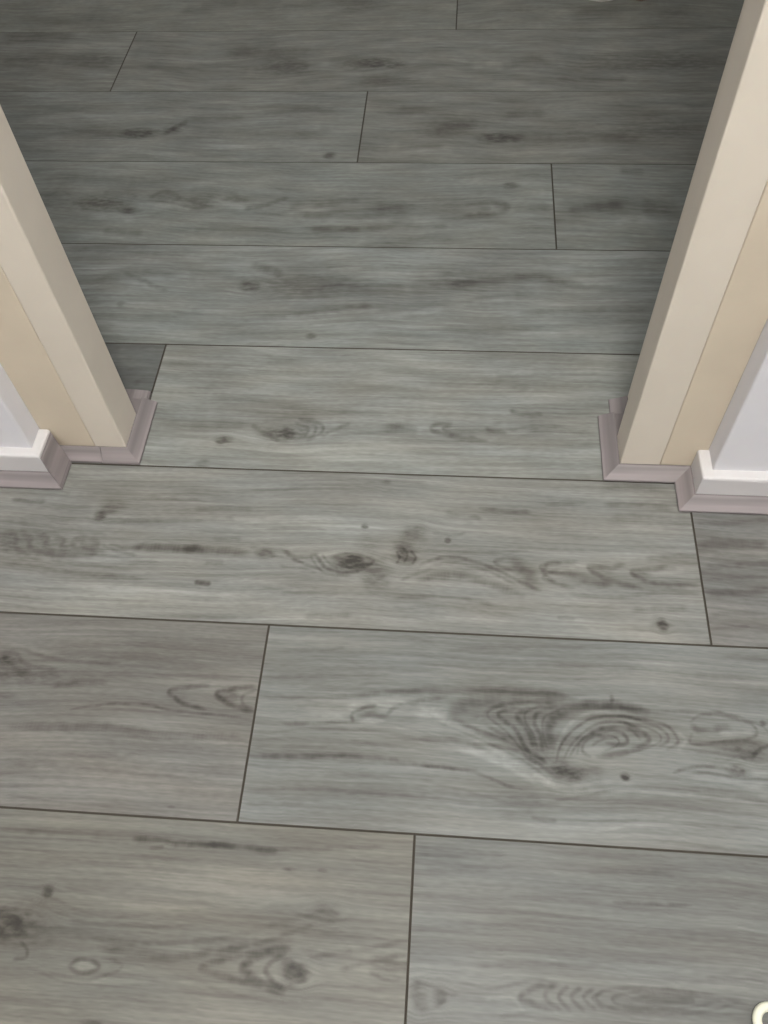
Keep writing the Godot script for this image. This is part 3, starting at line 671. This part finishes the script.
func build_beading() -> void:
	var p := bead()
	var b := root("trim_1", "grey mauve beading mitred around the frame and skirting, cut short beside a dark plank end", "beading", "structure")
	var sk := -2.349
	obj("strip", strip(p, Vector2(-8.0, 5.106), Vector2(sk, 5.106), Vector2(0, 1), 0, 1, 0.1), mat.foil, b)
	obj("strip", strip([Vector2(0.001, 0.001), Vector2(0.093, 0.001), Vector2(0.093, 0.016), Vector2(0.084, 0.03), Vector2(0.014, 0.176), Vector2(0.001, 0.182)], Vector2(sk, 5.106), Vector2(sk, 4.906), Vector2(1, 0), 1, -1, 0.4), mat.foil, b)
	obj("strip", strip(bead(0.089), Vector2(sk, 4.906), Vector2(-2.09, 4.906), Vector2(0, 1), -1, 0.3, 0.6), mat.foil, b)
	obj("strip", strip(p, Vector2(-2.087, 4.906), Vector2(-1.929, 4.906), Vector2(0, 1), -0.3, 1, 0.2), mat.foil, b)
	obj("strip", strip(bead(0.093), Vector2(-1.929, 4.906), Vector2(-1.929, 4.515), Vector2(1, 0), 1, 0, 0.7), mat.foil, b)
	obj("strip", strip([Vector2(0.001, 0.001), Vector2(0.194, 0.001), Vector2(0.194, 0.02), Vector2(0.185, 0.03), Vector2(0.1, 0.04), Vector2(0.001, 0.042)], Vector2(-2.089, 4.514), Vector2(-2.089, 4.435), Vector2(1, 0), 0, 0, 0.3), mat.foil, b)
	obj("packing_strip", slab(-2.089, -1.93, 0.001, 0.045, 4.516, 4.639), mat.foil, b)
	b = root("trim_2", "grey mauve beading mitred around the frame and skirting, ending in a narrow stepped strip", "beading", "structure")
	sk = 1.369
	obj("strip", strip(bead(0.093), Vector2(6.8, 5.106), Vector2(sk, 5.106), Vector2(0, 1), 0, 1, 0.15), mat.foil, b)
	obj("strip", strip(bead(0.093), Vector2(sk, 5.106), Vector2(sk, 4.911), Vector2(-1, 0), 1, -1, 0.5), mat.foil, b)
	obj("strip", strip(p, Vector2(sk, 4.911), Vector2(0.971, 4.911), Vector2(0, 1), -1, 1, 0.35), mat.foil, b)
	obj("strip", strip(p, Vector2(0.971, 4.911), Vector2(0.971, 4.53), Vector2(-1, 0), 1, 0, 0.8), mat.foil, b)
	obj("strip", strip(bead(0.108), Vector2(1.059, 4.529), Vector2(1.059, 4.40), Vector2(-1, 0), 0, 0, 0.55), mat.foil, b)
	obj("packing_strip", slab(0.972, 1.059, 0.001, 0.045, 4.531, 4.699), mat.foil, b)

# ------------------------------------------------------------------ loose things
func build_things() -> void:
	# white ring lying on the boards, cut by the edge of the picture
	var c := fl(769.5, 1022.5)
	var t := TorusMesh.new()
	t.inner_radius = 0.0085
	t.outer_radius = 0.0175
	t.rings = 40
	t.ring_segments = 16
	var ring := obj("ring", t, mat.white)
	ring.position = P(c.x, 0, c.y) + Vector3(0, 0.0045, 0)
	tag(ring, "small thick white ring lying on the grey laminate boards of the hall", "ring")
	slipper(Vector2(601, 2.2), Color(0.95, 0.94, 0.90), "pale cream slipper standing on the floor of the far room", -0.03)
	slipper(Vector2(641, 1.2), Color(0.62, 0.50, 0.46), "dusty pink slipper standing on the floor of the far room", 0.03)

func slipper(px: Vector2, c: Color, label: String, turn: float) -> void:
	var f := fl(px.x, px.y)
	var t := root("slipper", label, "slipper")
	t.position = P(f.x, 0, f.y)
	t.rotation.y = turn
	t.set_meta("group", "slippers in the far room")
	# toe at the origin, heel towards -z
	var L := 0.25
	var outline := func(u: float) -> float:
		# half width along the length
		var toe := sqrt(clampf(u / 0.16, 0, 1) * (2.0 - clampf(u / 0.16, 0, 1)))
		var heel := sqrt(clampf((1.0 - u) / 0.13, 0, 1) * (2.0 - clampf((1.0 - u) / 0.13, 0, 1)))
		return (0.041 - 0.009 * smoothstep(0.3, 0.65, u)) * minf(toe, heel)
	var sm := std(c.darkened(0.25), 0.8)
	var um := std(c, 0.9)
	var st := SurfaceTool.new()
	st.begin(Mesh.PRIMITIVE_TRIANGLES)
	var n := 28
	for i in n:
		var u0 := float(i) / n
		var u1 := float(i + 1) / n
		var a: float = outline.call(u0)
		var b: float = outline.call(u1)
		var z0 := -u0 * L
		var z1 := -u1 * L
		for s in [[0.0, 0.018]]:
			var q := [Vector3(-a, s[1], z0), Vector3(a, s[1], z0), Vector3(b, s[1], z1), Vector3(-b, s[1], z1)]
			face(st, [q[3], q[2], q[1], q[0]])
			face(st, [Vector3(-a, 0, z0), Vector3(a, 0, z0), Vector3(b, 0, z1), Vector3(-b, 0, z1)])
			face(st, [Vector3(a, 0, z0), Vector3(a, 0.018, z0), Vector3(b, 0.018, z1), Vector3(b, 0, z1)])
			face(st, [Vector3(-b, 0, z1), Vector3(-b, 0.018, z1), Vector3(-a, 0.018, z0), Vector3(-a, 0, z0)])
	obj("sole", st.commit(), sm, t)
	# vamp: an arched cover over the front half
	st = SurfaceTool.new()
	st.begin(Mesh.PRIMITIVE_TRIANGLES)
	var seg := 12
	for i in 14:
		var u0 := 0.02 + 0.48 * i / 14.0
		var u1 := 0.02 + 0.48 * (i + 1) / 14.0
		for k in seg:
			var v := []
			for uv in [[u0, k], [u0, k + 1], [u1, k + 1], [u1, k]]:
				var ang: float = PI * uv[1] / seg
				var hw: float = outline.call(uv[0])
				var hh: float = 0.012 + 0.042 * smoothstep(0.0, 0.5, uv[0])
				v.append(Vector3(-cos(ang) * hw, 0.017 + sin(ang) * hh, -uv[0] * L))
			for tr in [[0, 2, 1], [0, 3, 2]]:
				for j in tr: st.add_vertex(v[j])
	st.index()
	st.generate_normals()
	obj("upper", st.commit(), um, t)
